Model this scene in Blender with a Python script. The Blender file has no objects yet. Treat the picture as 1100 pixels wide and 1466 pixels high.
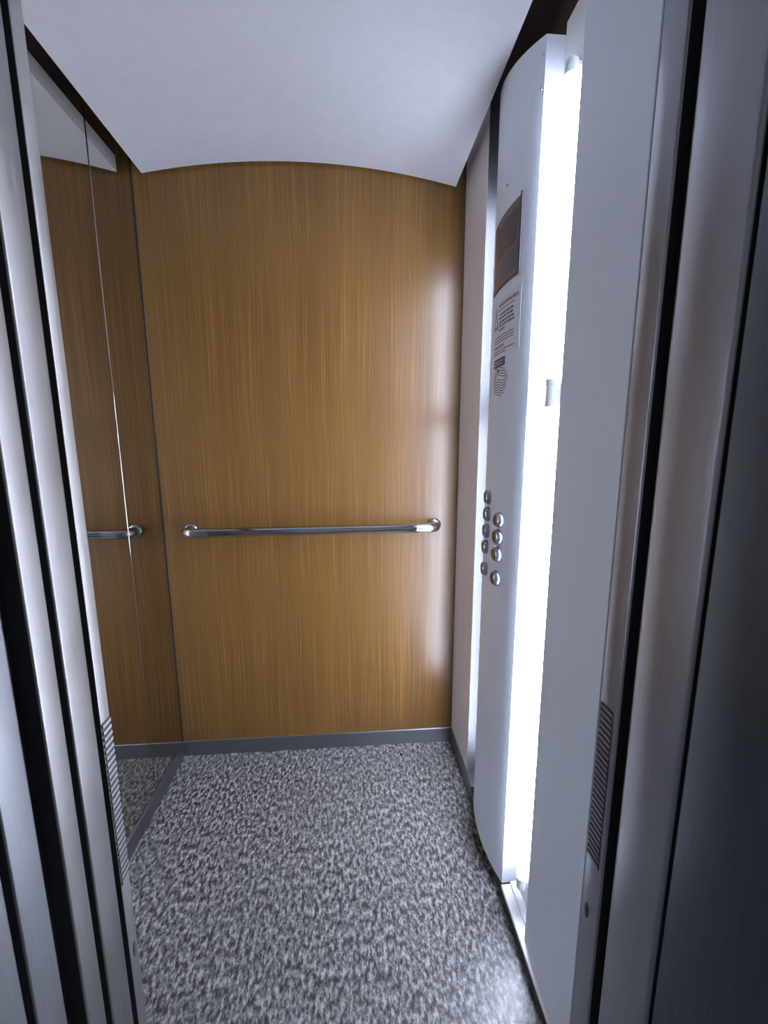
import bpy, bmesh, math, random
from mathutils import Vector, Matrix
random.seed(4)
S = bpy.context.scene
COL = S.collection

# ------------------------------------------------------------------ helpers
def link(o, parent=None):
    COL.objects.link(o)
    if parent is not None:
        o.parent = parent
    return o

def origin_of(parent):
    v = Vector((0, 0, 0))
    while parent is not None:
        v += parent.location
        parent = parent.parent
    return v

def obj(name, bm, mat, parent=None, smooth=False, kind=None, label=None, cat=None, group=None, autosmooth=None):
    off = origin_of(parent)
    if off.length > 0:
        bmesh.ops.translate(bm, verts=bm.verts, vec=-off)
    bmesh.ops.recalc_face_normals(bm, faces=bm.faces)
    me = bpy.data.meshes.new(name)
    bm.to_mesh(me); bm.free()
    for m in (mat if isinstance(mat, (list, tuple)) else [mat]):
        me.materials.append(m)
    if smooth or autosmooth:
        for p in me.polygons:
            p.use_smooth = True
    if autosmooth:
        me.set_sharp_from_angle(angle=math.radians(autosmooth))
    o = bpy.data.objects.new(name, me)
    link(o, parent)
    if kind: o['kind'] = kind
    if label: o['label'] = label
    if cat: o['category'] = cat; o['kind'] = 'thing'
    if group: o['group'] = group
    return o

def thing(name, label, cat, loc, group=None):
    o = bpy.data.objects.new(name, None)
    o.empty_display_size = .05
    o.location = loc
    link(o)
    o['label'] = label; o['category'] = cat; o['kind'] = 'thing'
    if group: o['group'] = group
    return o

def box(bm, x0, x1, y0, y1, z0, z1, bev=0, seg=3):
    r = bmesh.ops.create_cube(bm, size=1)
    vs = r['verts']
    for v in vs:
        v.co = Vector((x0 + (v.co.x + .5) * (x1 - x0), y0 + (v.co.y + .5) * (y1 - y0), z0 + (v.co.z + .5) * (z1 - z0)))
    if bev > 0:
        es = list({e for v in vs for e in v.link_edges})
        bmesh.ops.bevel(bm, geom=es, offset=bev, segments=seg, affect='EDGES', profile=.5)
    return bm

def bx(*a, **k):
    return box(bmesh.new(), *a, **k)

def lathe(bm, prof, centre, axis, n=32):
    """prof: list of (radius, height along axis)"""
    axis = Vector(axis).normalized()
    q = Vector((0, 0, 1)).rotation_difference(axis)
    rings = []
    for r, h in prof:
        if r < 1e-7:
            rings.append([bm.verts.new(Vector(centre) + q @ Vector((0, 0, h)))])
        else:
            rings.append([bm.verts.new(Vector(centre) + q @ Vector((r * math.cos(2 * math.pi * i / n), r * math.sin(2 * math.pi * i / n), h))) for i in range(n)])
    for a, b in zip(rings, rings[1:]):
        if len(a) == 1 and len(b) == 1: continue
        for i in range(n):
            j = (i + 1) % n
            if len(a) == 1: bm.faces.new((a[0], b[i], b[j]))
            elif len(b) == 1: bm.faces.new((a[i], a[j], b[0]))
            else: bm.faces.new((a[i], a[j], b[j], b[i]))
    return bm

def tube(bm, pts, rads, n=24, cap=True):
    rings = []
    pts = [Vector(p) for p in pts]
    up = Vector((0, 0, 1))
    for i, p in enumerate(pts):
        t = (pts[min(i + 1, len(pts) - 1)] - pts[max(i - 1, 0)]).normalized()
        u = up if abs(t.dot(up)) < .95 else Vector((1, 0, 0))
        a = t.cross(u).normalized(); b = t.cross(a).normalized()
        r = rads[i] if isinstance(rads, (list, tuple)) else rads
        rings.append([bm.verts.new(p + r * (math.cos(2 * math.pi * k / n) * a + math.sin(2 * math.pi * k / n) * b)) for k in range(n)])
    for A, B in zip(rings, rings[1:]):
        for i in range(n):
            j = (i + 1) % n
            bm.faces.new((A[i], A[j], B[j], B[i]))
    if cap:
        bm.faces.new(rings[0][::-1]); bm.faces.new(rings[-1])
    return bm

# ------------------------------------------------------------------ materials
def mat(name, col, rough=.5, metal=0, spec=.5, coat=0, emit=None, es=0):
    m = bpy.data.materials.new(name); m.use_nodes = True
    b = m.node_tree.nodes['Principled BSDF']
    b.inputs['Base Color'].default_value = (*col, 1)
    b.inputs['Roughness'].default_value = rough
    b.inputs['Metallic'].default_value = metal
    b.inputs['Specular IOR Level'].default_value = spec
    b.inputs['Coat Weight'].default_value = coat
    if emit:
        b.inputs['Emission Color'].default_value = (*emit, 1)
        b.inputs['Emission Strength'].default_value = es
    return m

def nodes(m):
    nt = m.node_tree
    return nt, nt.nodes, nt.links, nt.nodes['Principled BSDF']

def ramp(N, stops, interp='LINEAR'):
    r = N.new('ShaderNodeValToRGB')
    r.color_ramp.interpolation = interp
    e = r.color_ramp.elements
    while len(e) < len(stops): e.new(.5)
    for k, (p, c) in enumerate(stops):
        e[k].position = p; e[k].color = (*c, 1)
    return r

def mapped(N, L, scale):
    tc = N.new('ShaderNodeTexCoord'); mp = N.new('ShaderNodeMapping')
    mp.inputs['Scale'].default_value = scale
    L.new(tc.outputs['Object'], mp.inputs['Vector'])
    return mp

def noise(N, L, vec, scale, detail=4, rough=.5, dist=0):
    n = N.new('ShaderNodeTexNoise')
    n.inputs['Scale'].default_value = scale; n.inputs['Detail'].default_value = detail
    n.inputs['Roughness'].default_value = rough; n.inputs['Distortion'].default_value = dist
    L.new(vec, n.inputs['Vector'])
    return n

def wood(name, dark, light, rough):
    m = mat(name, light, rough, spec=.5)
    nt, N, L, B = nodes(m)
    mw = mapped(N, L, (1, 1, .35))
    nw = noise(N, L, mw.outputs['Vector'], 5, 2, .5)          # slow waviness of the grain
    mp = mapped(N, L, (1, 1, .007))
    wv = N.new('ShaderNodeVectorMath'); wv.operation = 'MULTIPLY_ADD'
    wv.inputs[1].default_value = (.03, .0, .0)
    L.new(nw.outputs['Color'], wv.inputs[0]); L.new(mp.outputs['Vector'], wv.inputs[2])
    n1 = noise(N, L, wv.outputs['Vector'], 215, 4, .66, .08)
    r1 = ramp(N, [(.30, dark), (.54, tuple(a * .62 + b * .38 for a, b in zip(dark, light))), (.66, light)])
    L.new(n1.outputs['Fac'], r1.inputs['Fac'])
    mp2 = mapped(N, L, (1, 1, .05))
    n2 = noise(N, L, mp2.outputs['Vector'], 9, 3, .5, .3)
    r2 = ramp(N, [(.3, (.86, .84, .82)), (.7, (1.08, 1.07, 1.06))])
    L.new(n2.outputs['Fac'], r2.inputs['Fac'])
    mx = N.new('ShaderNodeMix'); mx.data_type = 'RGBA'; mx.blend_type = 'MULTIPLY'
    mx.inputs['Factor'].default_value = 1
    L.new(r1.outputs['Color'], mx.inputs[6]); L.new(r2.outputs['Color'], mx.inputs[7])
    L.new(mx.outputs[2], B.inputs['Base Color'])
    bp = N.new('ShaderNodeBump'); bp.inputs['Strength'].default_value = .06; bp.inputs['Distance'].default_value = .002
    L.new(n1.outputs['Fac'], bp.inputs['Height']); L.new(bp.outputs['Normal'], B.inputs['Normal'])
    return m

def steel(name, col, rough, var=.12, aniso=.0):
    """brushed steel, brush marks running up and down"""
    m = mat(name, col, rough, metal=1)
    nt, N, L, B = nodes(m)
    mp = mapped(N, L, (1, 1, .02))
    n1 = noise(N, L, mp.outputs['Vector'], 320, 3, .6)
    mp2 = mapped(N, L, (1, 1, .5))
    n2 = noise(N, L, mp2.outputs['Vector'], 9, 4, .6)
    ad = N.new('ShaderNodeMath'); ad.operation = 'ADD'
    L.new(n1.outputs['Fac'], ad.inputs[0]); L.new(n2.outputs['Fac'], ad.inputs[1])
    mr = N.new('ShaderNodeMapRange')
    mr.inputs['From Min'].default_value = .6; mr.inputs['From Max'].default_value = 1.4
    mr.inputs['To Min'].default_value = rough - var; mr.inputs['To Max'].default_value = rough + var
    L.new(ad.outputs[0], mr.inputs['Value']); L.new(mr.outputs['Result'], B.inputs['Roughness'])
    return m

def painted(name, col, rough, amount=.05, scale=60, spec=.5):
    """lacquered sheet metal, faint vertical mottling and orange peel"""
    m = mat(name, col, rough, spec=spec)
    nt, N, L, B = nodes(m)
    mp = mapped(N, L, (1, 1, .1))
    n1 = noise(N, L, mp.outputs['Vector'], scale, 3, .5)
    r = ramp(N, [(.3, tuple(c * (1 - amount) for c in col)), (.7, tuple(min(1, c * (1 + amount)) for c in col))])
    L.new(n1.outputs['Fac'], r.inputs['Fac']); L.new(r.outputs['Color'], B.inputs['Base Color'])
    mp3 = mapped(N, L, (1, 1, 1))
    n3 = noise(N, L, mp3.outputs['Vector'], 500, 2, .5)
    bp = N.new('ShaderNodeBump'); bp.inputs['Strength'].default_value = .05; bp.inputs['Distance'].default_value = .001
    L.new(n3.outputs['Fac'], bp.inputs['Height']); L.new(bp.outputs['Normal'], B.inputs['Normal'])
    return m

M_WOOD = wood('oak_laminate', (.084, .0385, .0072), (.190, .1010, .0265), .31)
M_DARKWOOD = wood('dark_cavity_wood', (.035, .018, .012), (.075, .04, .026), .6)
M_CEIL = painted('white_ceiling_paint', (.80, .80, .82), .55, .02, 30)
M_WHITE = painted('white_lacquer', (.80, .87, .985), .38, .012, 40)
M_BEIGE = painted('warm_grey_lacquer', (.80, .755, .765), .33, .05, 70)
M_REFL = mat('white_reflector', (.86, .87, .88), .5)
M_MIRROR = mat('tinted_mirror', (.63, .615, .575), .015, metal=1)
M_CHROME = mat('chrome', (.50, .51, .55), .07, metal=1)
M_SATIN = mat('satin_cast_metal', (.46, .475, .52), .24, metal=1)
M_STEEL = steel('brushed_steel', (.36, .35, .34), .42)
M_STEELB = steel('brushed_door_steel', (.235, .228, .222), .42)
M_STEELC = steel('dark_frame_steel', (.075, .085, .10), .5)
M_STEELD = steel('brushed_steel_grey', (.19, .192, .20), .46)
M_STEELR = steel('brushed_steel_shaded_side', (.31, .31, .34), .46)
M_BASE = mat('skirting_steel', (.30, .31, .33), .33, metal=1)
M_ALU = mat('aluminium_edge', (.88, .89, .92), .4)
M_BLACK = mat('black_gap', (.008, .008, .010), .7)
M_RUBBER = mat('dark_rubber', (.03, .03, .035), .6)
M_PLINTH = mat('dark_plinth', (.05, .052, .06), .45)
M_TUBE = mat('lamp_tube', (.9, .9, .9), .4, emit=(.72, .79, 1.0), es=102)
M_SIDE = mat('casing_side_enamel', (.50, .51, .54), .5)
M_TUBE2 = mat('lamp_tube_dim', (.9, .9, .9), .4, emit=(.72, .79, 1.0), es=74)
M_LINER = mat('grey_slot_liner', (.034, .035, .038), .6)  # near-black colour holds down the brightness beside the rear lamp
M_SOCK = mat('lamp_holder_plastic', (.80, .81, .78), .5)
M_GLASS = mat('display_dark_lens', (.19, .155, .165), .14, spec=.6)
M_LCD = mat('display_screen', (.09, .092, .135), .15, spec=.6)
M_LCDLOW = mat('display_lower_field', (.13, .145, .21), .2, spec=.6)
M_BTN = mat('button_steel', (.30, .30, .33), .34, metal=1)
M_BTNRIM = mat('button_rim_chrome', (.46, .47, .52), .28, metal=1)
M_LABEL = mat('label_film', (.74, .79, .88), .35)
M_INK = mat('grey_ink', (.13, .14, .20), .5)
M_RED = mat('faded_red_ink', (.42, .24, .26), .5)
M_BLUE = mat('blue_label_ink', (.07, .09, .26), .45)
M_SLOT = mat('engraved_dark', (.14, .14, .17), .5)
M_CRUMB = mat('dark_dirt', (.01, .01, .01), .8)
M_HALL = mat('hall_paint', (.35, .35, .37), .7)
M_HALLF = mat('hall_stone', (.30, .30, .31), .5)

def floor_mat():
    m = mat('speckled_granite_floor', (.3, .3, .3), .42)
    nt, N, L, B = nodes(m)
    mp = mapped(N, L, (1, .48, 1))
    n1 = noise(N, L, mp.outputs['Vector'], 100, 6, .70, .1)
    r1 = ramp(N, [(.36, (.010, .010, .010)), (.44, (.040, .039, .038)), (.51, (.150, .147, .141)), (.63, (.42, .411, .394))])
    L.new(n1.outputs['Fac'], r1.inputs['Fac'])
    n2 = noise(N, L, mp.outputs['Vector'], 330, 2, .5)
    r2 = ramp(N, [(.35, (.55, .55, .58)), (.6, (1.05, 1.05, 1.05))])
    L.new(n2.outputs['Fac'], r2.inputs['Fac'])
    mx = N.new('ShaderNodeMix'); mx.data_type = 'RGBA'; mx.blend_type = 'MULTIPLY'
    mx.inputs['Factor'].default_value = .8
    L.new(r1.outputs['Color'], mx.inputs[6]); L.new(r2.outputs['Color'], mx.inputs[7])
    L.new(mx.outputs[2], B.inputs['Base Color'])
    return m
M_FLOOR = floor_mat()

# ------------------------------------------------------------------ dimensions (metres); x right, y into the cabin, back wall y = 0
W = 1.164            # inner width
YF = -1.005          # front of the cabin
HB = .067            # skirting height
ZE, ZH = 2.2287, .057  # vault edge height, rise
XR = 1.20            # plane behind the right-hand cladding
TOP = 2.46
AX, AY, AR = 1.6355, -.52, .5   # control column: arc centre and radius in plan
def arcx(y): return AX - math.sqrt(AR * AR - (y - AY) ** 2)
def coltop(y): return 2.265 + .313 * (y + .36)

# ------------------------------------------------------------------ setting
obj('wall_back', bx(-.03, 1.24, 0, .03, HB, TOP), M_WOOD, kind='structure')
obj('wall_left', bx(-.05, -.012, -1.03, 0, 0, TOP), M_DARKWOOD, kind='structure')
obj('wall_right', bx(XR + .002, 1.25, -1.03, 0, 0, TOP), M_DARKWOOD, kind='structure')
obj('floor', bx(-.05, 1.25, -1.045, .03, -.03, 0), M_FLOOR, kind='structure')
obj('ceiling', bx(-.05, 1.25, -1.03, .03, TOP, TOP + .03), M_DARKWOOD, kind='structure', label='dark cabin roof above the vaulted panel')

# vaulted white ceiling panel
bm = bmesh.new()
NX = 48
ys = [-.012, -.06, -.12, -.17, -.195, -.203, -.211, -.24, -.30, -.42, -.56, -.70, -.84, -.985]
def vz(x):
    t = (x - W / 2) / (W / 2 - .04)
    return ZE + ZH * (1 - t * t)
def dip(y):
    return .0016 * math.exp(-((y + .203) / .006) ** 2) * 1.0 
grid = []
for y in ys:
    grid.append([bm.verts.new((.04 + (W - .08) * i / NX, y, vz(.04 + (W - .08) * i / NX) + dip(y) * max(0, min(1, (.8 - i / NX) * 3)))) for i in range(NX + 1)])
for a, b in zip(grid, grid[1:]):
    for i in range(NX):
        bm.faces.new((a[i], a[i + 1], b[i + 1], b[i]))
bmesh.ops.solidify(bm, geom=bm.faces[:], thickness=-.012)
for x0, x1 in ((.0402, .0420), (W - .0420, W - .0402)):   # folded-up side lips of the sheet
    box(bm, x0, x1, -.985, -.012, ZE + .001, ZE + .048)
vault = obj('ceiling', bm, M_CEIL, kind='structure', label='white vaulted ceiling panel', autosmooth=35)

# skirtings
obj('baseboard_back', bx(.0, W, -.006, 0, 0, HB, bev=.0012, seg=1), M_BASE, kind='structure')
obj('baseboard_left', bx(-.010, .004, -1.0, -.006, 0, HB, bev=.0012, seg=1), M_BASE, kind='structure')
obj('baseboard_right', bx(W - .004, XR, -.3318, -.006, 0, HB, bev=.0012, seg=1), M_BASE, kind='structure')
obj('baseboard_right', bx(W - .006, XR, -1.026, -.332, 0, .040), M_PLINTH, kind='structure')
obj('trim_1', bx(W - .010, XR - .004, -1.024, -.668, .0405, .052, bev=.001, seg=1), M_ALU, kind='structure', label='bright aluminium ledge along the foot of the right side')

# mirror panes on the left wall, chrome joint between them
obj('mirror_panel', bx(-.011, 0, -.2535, -.003, HB + .001, 2.36, bev=.0012, seg=2), M_MIRROR,
    label='narrow mirror pane in the far left corner against the wood wall', cat='mirror')
obj('mirror_panel', bx(-.011, 0, -.99, -.2585, HB + .001, 2.36, bev=.0012, seg=2), M_MIRROR,
    label='wide mirror pane on the left wall, nearer the doorway', cat='mirror')
obj('trim_2', tube(bmesh.new(), [(-.0012, -.256, HB + .001), (-.0012, -.256, 2.36)], .0028, 12), M_CHROME, kind='structure', label='thin metal joint between the mirror panes', smooth=True)
obj('trim_3', bx(-.004, .003, -.003, -.0005, HB, 2.36), M_BLACK, kind='structure', label='dark seam in the far left corner')

# ------------------------------------------------------------------ handrail on the back wall
rail = thing('handrail', 'straight chrome handrail on the wood back wall', 'handrail', (W / 2, 0, .99))
ZR, YR = .988, -.062
obj('rail_bar', tube(bmesh.new(), [(.185, YR, ZR), (.99, YR, ZR + .004)], .0175, 32), M_CHROME, rail, autosmooth=40)
for x0, s in ((.105, 1), (1.070, -1)):
    zz = ZR + (.0 if s > 0 else .004)
    pts = [(x0 + s * .085, YR, zz), (x0 + s * .04, YR, zz)]
    rr = [.0182, .0184]
    for k in range(0, 10):
        a = math.radians(10 * k)
        pts.append((x0 + s * (.034 - .034 * math.sin(a)), YR + .034 - .034 * math.cos(a), zz)); rr.append(.0184)
    pts.append((x0, -.012, zz)); rr.append(.0185)
    br = obj('bracket', tube(bmesh.new(), pts, rr, 28), M_SATIN, rail, autosmooth=40, label='satin metal end bracket')
    obj('rosette', lathe(bmesh.new(), [(0, 0), (.027, 0), (.027, .006), (.024, .011), (.019, .0135), (0, .0135)], (x0, -.0005, zz), (0, -1, 0), 36), M_SATIN, br, autosmooth=35)

# ------------------------------------------------------------------ right wall cladding
rp = obj('wall_panel', bx(W, XR, -.262, -.0015, HB + .001, 2.44, bev=.0012, seg=2), [M_BEIGE, M_LINER],
    label='narrow warm grey panel between the wood wall and the bright slit', cat='panel')
for p in rp.data.polygons:      # lamp-side end face: colour darkened so the lit strip is not blown out
    if p.normal.y < -.9: p.material_index = 1
obj('wall_panel', bx(W, XR, -1.026, -.810, .053, 2.30, bev=.002, seg=3), M_WHITE,
    label='flat pale panel between the light strip and the doorway', cat='panel')

# ------------------------------------------------------------------ light fixtures
def fixture(label, y0, y1, ztop, tmat, xt, yt, group):
    f = thing('light_fixture', label, 'light', (XR, (y0 + y1) / 2, .06), group)
    bm = bx(XR - .002, XR, y0 + .001, y1 - .001, .054, ztop)
    box(bm, XR - .020, XR - .002, y0 + .001, y1 - .001, .054, .060)
    obj('reflector', bm, M_REFL, f)
    segs = [(.150, 1.418), (1.452, 2.055)]
    for a, b in segs:
        t = obj('lamp_tube', tube(bmesh.new(), [(xt, yt, a), (xt, yt, b)], .0128, 24), tmat, f, autosmooth=40)
        for zc in (a - .0005, b - .0135):
            obj('end_cap', lathe(bmesh.new(), [(0, 0), (.0134, 0), (.0134, .014), (0, .014)], (xt, yt, zc), (0, 0, 1), 24), M_SOCK, t, autosmooth=40)
    for zc, hh in ((.128, .0215), (1.4185, .033), (2.0555, .012)):
        bm = lathe(bmesh.new(), [(0, 0), (.0115, 0), (.0125, .002), (.0125, hh - .002), (.0115, hh), (0, hh)], (xt, yt, zc), (0, 0, 1), 24)
        box(bm, xt, XR - .002, yt - .005, yt + .005, zc + .003, zc + hh - .003)
        obj('lamp_holder', bm, M_SOCK, f, autosmooth=40)
    return f
fixture('tall glowing tube light channel between the control column and flat pale panel', -.810, -.666, 2.19, M_TUBE, XR - .019, -.738, 'tube lights beside the control column')
fixture('bright slit of light behind the control column, next to the warm grey panel', -.374, -.262, 2.30, M_TUBE2, XR - .0235, -.358, 'tube lights beside the control column')

# ------------------------------------------------------------------ control column
cp = thing('control_panel', 'bowed pale lift control column with display, buttons and notice on the right wall', 'control panel', (XR, AY, .053))
def wrap_pt(y, z, h):
    """point on the bowed face, h metres proud of it"""
    x = arcx(y)
    n = Vector((x - AX, y - AY, 0)) / AR
    return Vector((x, y, z)) + n * h
bm = bmesh.new()
N = 40
Y0, Y1 = -.375, -.665
T = .003
def colz(v): return coltop(v)
lo_o, hi_o = [], []
for i in range(N + 1):
    y = Y0 + (Y1 - Y0) * i / N
    lo_o.append(bm.verts.new((arcx(y), y, .053)))
    hi_o.append(bm.verts.new((arcx(y), y, coltop(y))))
lb0, lb1 = bm.verts.new((XR, Y0, .053)), bm.verts.new((XR, Y1, .053))
hb0, hb1 = bm.verts.new((XR, Y0, coltop(Y0))), bm.verts.new((XR, Y1, coltop(Y1)))
for i in range(N):
    bm.faces.new((lo_o[i], lo_o[i + 1], hi_o[i + 1], hi_o[i]))
bm.faces.new((lb0, lo_o[0], hi_o[0], hb0)); bm.faces.new((lo_o[-1], lb1, hb1, hi_o[-1]))
bm.faces.new(lo_o + [lb1, lb0]); bm.faces.new(hi_o + [hb1, hb0]); bm.faces.new((lb0, hb0, hb1, lb1))
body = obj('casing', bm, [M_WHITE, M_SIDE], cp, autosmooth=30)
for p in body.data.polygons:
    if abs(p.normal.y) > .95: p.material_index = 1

def slab(bm, y0, y1, z0, z1, h0, h1, n=12):
    """curved slab lying on the bowed face"""
    rows = []
    for i in range(n + 1):
        y = y0 + (y1 - y0) * i / n
        rows.append([bm.verts.new(wrap_pt(y, z, h)) for z, h in ((z0, h0), (z1, h0), (z1, h1), (z0, h1))])
    for a, b in zip(rows, rows[1:]):
        for k in range(4):
            bm.faces.new((a[k], a[(k + 1) % 4], b[(k + 1) % 4], b[k]))
    bm.faces.new(rows[0]); bm.faces.new(rows[-1][::-1])
    return bm
def poly(bm, pts, h0, h1):
    """flat outline [(y, z)] wrapped on the bowed face"""
    a = [bm.verts.new(wrap_pt(y, z, h0)) for y, z in pts]
    b = [bm.verts.new(wrap_pt(y, z, h1)) for y, z in pts]
    n = len(pts)
    for i in range(n):
        bm.faces.new((a[i], a[(i + 1) % n], b[(i + 1) % n], b[i]))
    bm.faces.new(a[::-1]); bm.faces.new(b)
    return bm
E0 = -.0004
disp = obj('display', slab(bmesh.new(), -.431, -.605, 1.731, 1.899, E0, .0022, 20), M_GLASS, cp, autosmooth=30)
obj('screen', slab(bmesh.new(), -.468, -.592, 1.803, 1.880, .0020, .0028, 16), M_LCD, disp, autosmooth=30)
obj('lower_field', slab(bmesh.new(), -.478, -.592, 1.748, 1.798, .0020, .0028, 16), M_LCDLOW, disp, autosmooth=30)
obj('bezel', slab(slab(bmesh.new(), -.431, -.612, 1.7265, 1.7305, E0, .0036, 20), -.6055, -.612, 1.7305, 1.905, E0, .0036, 2), M_PLINTH, disp)
def screw(y, z, r=.004):
    p = wrap_pt(y, z, 0); n = (p - Vector((AX, AY, z))).normalized()
    obj('screw', lathe(bmesh.new(), [(0, -.0005), (r, -.0005), (r, .0006), (r * .7, .0018), (0, .0022)], p, n, 16), M_CHROME, cp, autosmooth=40)
screw(-.523, 1.961)
screw(-.656, 2.075, .003); screw(-.656, 2.140, .003)

# notice sticker: header, warning triangle, lines of small print
notice = obj('notice_label', slab(bmesh.new(), -.452, -.622, 1.556, 1.700, E0, .0004, 20), M_LABEL, cp, autosmooth=30)
def words(bm, y0, y1, z, h, lo=.008, hi=.020, gap=.003):
    y = y0
    while y - .004 > y1:
        w = min(random.uniform(lo, hi), y - y1)
        slab(bm, y, y - w, z - h / 2, z + h / 2, .0003, .0007, 3)
        y -= w + gap
    return bm
bm = bmesh.new(); words(bm, -.498, -.612, 1.683, .0095, .012, .026, .0025); words(bm, -.498, -.594, 1.671, .0035)
obj('header_text', bm, M_RED, notice)
bm = bmesh.new()
for z, e in ((1.659, -.594), (1.650, -.594), (1.640, -.596), (1.631, -.596), (1.621, -.545)): words(bm, -.505, e, z, .0050)
for z in (1.605, 1.598, 1.591): words(bm, -.470, -.596, z, .0026, .006, .016, .002)
for z, e in ((1.569, -.600), (1.562, -.560)): words(bm, -.462, e, z, .0026, .006, .016, .002)
obj('body_text', bm, M_INK, notice)
obj('red_line_text', words(bmesh.new(), -.470, -.545, 1.579, .006, .010, .018, .002), M_RED, notice)
bm = bmesh.new()
tri = [(-.478, 1.690), (-.458, 1.628), (-.497, 1.628)]
cy_, cz_ = -.4775, 1.6475
inner = [(cy_ + (y - cy_) * .55, cz_ + (z - cz_) * .55) for y, z in tri]
for i in range(3):
    j = (i + 1) % 3
    poly(bm, [tri[i], tri[j], inner[j], inner[i]], .0003, .0008)
obj('warning_triangle', bm, M_RED, notice)
bl = obj('blue_label', slab(bmesh.new(), -.472, -.556, 1.526, 1.549, E0, .0006, 10), M_BLUE, cp, autosmooth=30)
obj('label_print', words(words(bmesh.new(), -.480, -.548, 1.541, .0022), -.480, -.540, 1.534, .0022), M_LABEL, bl)

# intercom: wavy engraved lines in a disc
bm = bmesh.new()
cyg, czg, rg = -.522, 1.490, .040
for k in range(12):
    z0 = czg + rg * (-.92 + 1.84 * k / 11)
    half = math.sqrt(max(0, rg * rg - (z0 - czg) ** 2)) * 1.32
    n = 22
    prev = None
    for i in range(n + 1):
        y = cyg + half * (1 - 2 * i / n)
        u = (y - cyg) / rg
        z = z0 + .0035 * math.sin(u * 3.6 + .5) + .004 * (1 - u * u) * (1 if k > 6 else -.4)
        ring = [bm.verts.new(wrap_pt(y, z + dz, h)) for dz, h in ((-.0011, E0), (.0011, E0), (.0011, .0005), (-.0011, .0005))]
        if prev:
            for q in range(4):
                bm.faces.new((prev[q], prev[(q + 1) % 4], ring[(q + 1) % 4], ring[q]))
        prev = ring
obj('intercom_grille', bm, M_SLOT, cp)
p = wrap_pt(-.512, 1.516, 0)
obj('indicator', lathe(bmesh.new(), [(0, -.0005), (.0035, -.0005), (.003, .0012), (0, .0015)], p, p - Vector((AX, AY, 1.516)), 12), M_RUBBER, cp, smooth=True)

# push buttons
def button_meshes():
    rim = lathe(bmesh.new(), [(.0130, 0), (.0222, 0), (.0221, .003), (.0209, .0075), (.0186, .0115), (.0160, .0140), (.0138, .0143), (.0131, .0120)], (0, 0, 0), (0, 0, 1), 32)
    cap = lathe(bmesh.new(), [(.0132, .008), (.0131, .0122), (.0110, .0140), (.007, .0135), (.0035, .0131), (0, .0130)], (0, 0, 0), (0, 0, 1), 32)
    return rim, cap
rimb, capb = button_meshes()
def to_mesh(bm, m, name):
    bmesh.ops.recalc_face_normals(bm, faces=bm.faces)
    me = bpy.data.meshes.new(name); bm.to_mesh(me); bm.free()
    for q in me.polygons: q.use_smooth = True
    me.set_sharp_from_angle(angle=math.radians(50))
    me.materials.append(m); return me
rim_me, cap_me = to_mesh(rimb, M_BTNRIM, 'button'), to_mesh(capb, M_BTN, 'button_cap')
first = None
for y, z in [(-.473, 1.168), (-.472, 1.118), (-.470, 1.067), (-.466, 1.017), (-.466, .949),
             (-.568, 1.118), (-.566, 1.070), (-.565, 1.021), (-.563, .951)]:
    q = wrap_pt(y, z, -.0002)
    n = (q - Vector((AX, AY, z))).normalized()
    if first is None:
        o = bpy.data.objects.new('button', rim_me); c = bpy.data.objects.new('button_cap', cap_me)
        first = (o, c)
    else:
        o, c = first[0].copy(), first[1].copy()
    o.location = q - cp.location
    o.rotation_mode = 'QUATERNION'
    o.rotation_quaternion = Vector((0, 0, 1)).rotation_difference(n)
    link(o, cp); link(c, o)

# ------------------------------------------------------------------ doorway
XL, ZT = .330, 2.36
def jamb(name, label, cat, x0, x1, y0, y1, m, bev=.003, part=None, z0=0.0, z1=ZT):
    t = thing(name, label, cat, ((x0 + x1) / 2, (y0 + y1) / 2, z0))
    o = obj(part or 'panel', bx(x0, x1, y1, y0, z0, z1, bev=bev, seg=4), [m, M_BLACK], t, autosmooth=30)
    for p in o.data.polygons:          # faces inside the gaps are coloured black to stand in for shade
        if p.normal.y < -.97 and y1 > -1.3: p.material_index = 1
    return t
def vent(t, x, s, y0, y1, mplate, mslat):
    """s: +1 faces +x, -1 faces -x"""
    za, zb, n = .575, .885, 27
    g = obj('ventilation_grille', bx(min(x, x + s * .0006), max(x, x + s * .0006), y1, y0, za, zb), mplate, t, label='dark slotted vent')
    bm = bmesh.new()
    for k in range(n):
        z = za + (k + .5) * (zb - za) / n
        box(bm, min(x, x + s * .0022), max(x, x + s * .0022), y1, y0, z - .0030, z + .0030)
    obj('vent_slats', bm, mslat, g)
def sensor(t, x, s, y, z):
    bm = lathe(bmesh.new(), [(0, -.0004), (.0165, -.0004), (.0150, .0010), (0, .0012)], (x, y, z), (s, 0, 0), 20)
    for v in bm.verts: v.co.y = y + (v.co.y - y) * .36
    obj('sensor_window', bm, M_RUBBER, t, smooth=True)

# left side, from the cabin outwards
a = jamb('door_jamb', 'brushed steel jamb left of the doorway with a slotted vent near its foot', 'door jamb', .0, XL, -1.005, -1.030, M_STEEL, .0015)
vent(a, XL, 1, -1.0065, -1.0285, M_RUBBER, M_STEEL); sensor(a, XL, 1, -1.016, .425)
jamb('sliding_door', 'bright steel car door edge on the left, next to the vented jamb', 'door', -.25, XL, -1.042, -1.092, M_STEELB, .0035)
jamb('sliding_door', 'steel landing door edge on the left, beside the widest dark gap', 'door', -.25, XL, -1.105, -1.1425, M_STEELB, .0035)
jamb('door_surround', 'grey steel frame strip at the left edge, between dark gap and narrow groove', 'door frame', -.25, XL, -1.177, -1.221, M_STEELD, .003)
jamb('door_surround', 'outermost grey steel frame strip in the lower left corner', 'door frame', -.25, XL, -1.232, -1.36, M_STEELD, .003)
obj('trim_4', bx(-.25, XL - .022, -1.234, -1.031, 0, ZT), M_BLACK, kind='structure', label='black recesses between the left door edges')
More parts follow.
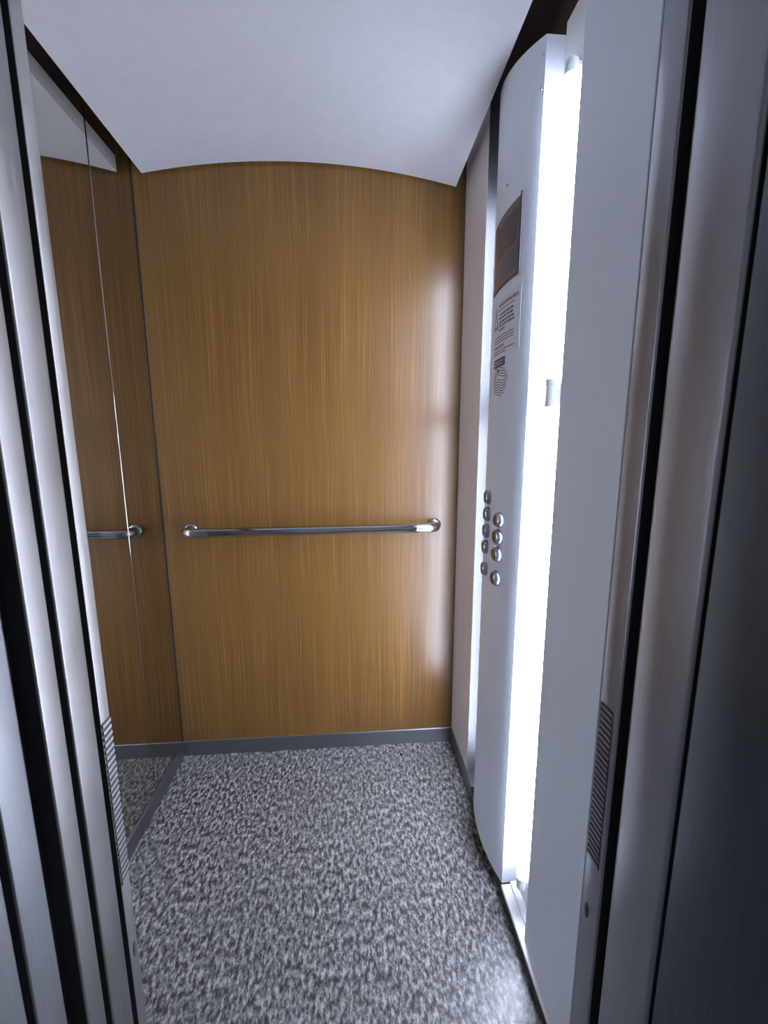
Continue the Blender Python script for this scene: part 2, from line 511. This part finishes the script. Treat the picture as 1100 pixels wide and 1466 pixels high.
# right side
XRJ = W
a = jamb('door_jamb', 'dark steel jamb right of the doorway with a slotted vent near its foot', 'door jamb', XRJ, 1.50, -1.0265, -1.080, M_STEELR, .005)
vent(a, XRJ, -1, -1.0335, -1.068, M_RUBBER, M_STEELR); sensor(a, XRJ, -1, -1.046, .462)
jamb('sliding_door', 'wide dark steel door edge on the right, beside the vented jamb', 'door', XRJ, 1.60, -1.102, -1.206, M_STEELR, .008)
jamb('door_surround', 'dark steel frame at the right edge of the doorway', 'door frame', XRJ, 1.60, -1.2145, -1.36, M_STEELC, .003)
obj('trim_5', bx(XRJ + .022, 1.6, -1.216, -1.079, 0, ZT), M_BLACK, kind='structure', label='black recesses between the right door edges')
# lintel over the doorway, sill and the landing outside
obj('trim_6', bx(-.25, 1.6, -1.36, -1.032, ZT, 2.60), M_STEELD, kind='structure', label='steel lintel over the doorway')
obj('wall_front', bx(-.05, XL, -1.0295, -1.0055, ZT + .001, TOP), M_STEEL, kind='structure')
obj('trim_7', bx(-.05, 1.25, -1.36, -1.046, -.03, -.001), M_BASE, kind='structure', label='metal door sill')
obj('floor', bx(-1.2, 2.6, -3.6, -1.361, -.03, 0), M_HALLF, kind='structure', label='landing floor outside the lift')
for x0, x1, s in ((-1.2, -.25, 'left'), (1.6, 2.6, 'right')):
    obj('wall_front', bx(x0, x1, -1.36, -1.25, 0, 2.6), M_HALL, kind='structure', label='landing wall beside the lift')

# crumb of dirt on the floor by the back wall
bm = bmesh.new(); bmesh.ops.create_icosphere(bm, subdivisions=2, radius=.006)
for v in bm.verts:
    v.co += Vector((random.uniform(-1, 1), random.uniform(-1, 1), random.uniform(-1, 1))) * .0013
    v.co.z = max(-.004, v.co.z * .8) + .004
    v.co += Vector((.931, -.074, 0))
obj('crumb', bm, M_CRUMB, label='small black crumb on the speckled floor near the back skirting', cat='crumb')

# ------------------------------------------------------------------ light from the landing
w = bpy.data.worlds.new('landing_light'); S.world = w; w.use_nodes = True
bg = w.node_tree.nodes['Background']
bg.inputs['Color'].default_value = (.80, .85, .96, 1)
bg.inputs['Strength'].default_value = .25

# ------------------------------------------------------------------ camera
cd = bpy.data.cameras.new('camera'); cam = bpy.data.objects.new('camera', cd)
link(cam)
yaw, pitch, roll = -.0763, -.1684, .0023
cy, sy, cpi, spi, cr, sr = math.cos(yaw), math.sin(yaw), math.cos(pitch), math.sin(pitch), math.cos(roll), math.sin(roll)
Rz = Matrix(((cy, -sy, 0), (sy, cy, 0), (0, 0, 1)))
Rx = Matrix(((1, 0, 0), (0, cpi, -spi), (0, spi, cpi)))
Ry = Matrix(((cr, 0, sr), (0, 1, 0), (-sr, 0, cr)))
R = Rz @ Rx @ Ry
rt, fw, up = R.col[0], R.col[1], R.col[2]
M = Matrix((( rt[0], up[0], -fw[0], .7362), (rt[1], up[1], -fw[1], -1.6682), (rt[2], up[2], -fw[2], 1.3324), (0, 0, 0, 1)))
cam.matrix_world = M
cd.sensor_fit = 'VERTICAL'; cd.sensor_height = 24.0
cd.lens = 601.55 * 24.0 / 1466
cd.clip_start = .01
S.camera = cam

S.view_settings.view_transform = 'Standard'
S.view_settings.look = 'None'
S.view_settings.gamma = 1
S.view_settings.use_curve_mapping = False
S.view_settings.exposure = 0.0
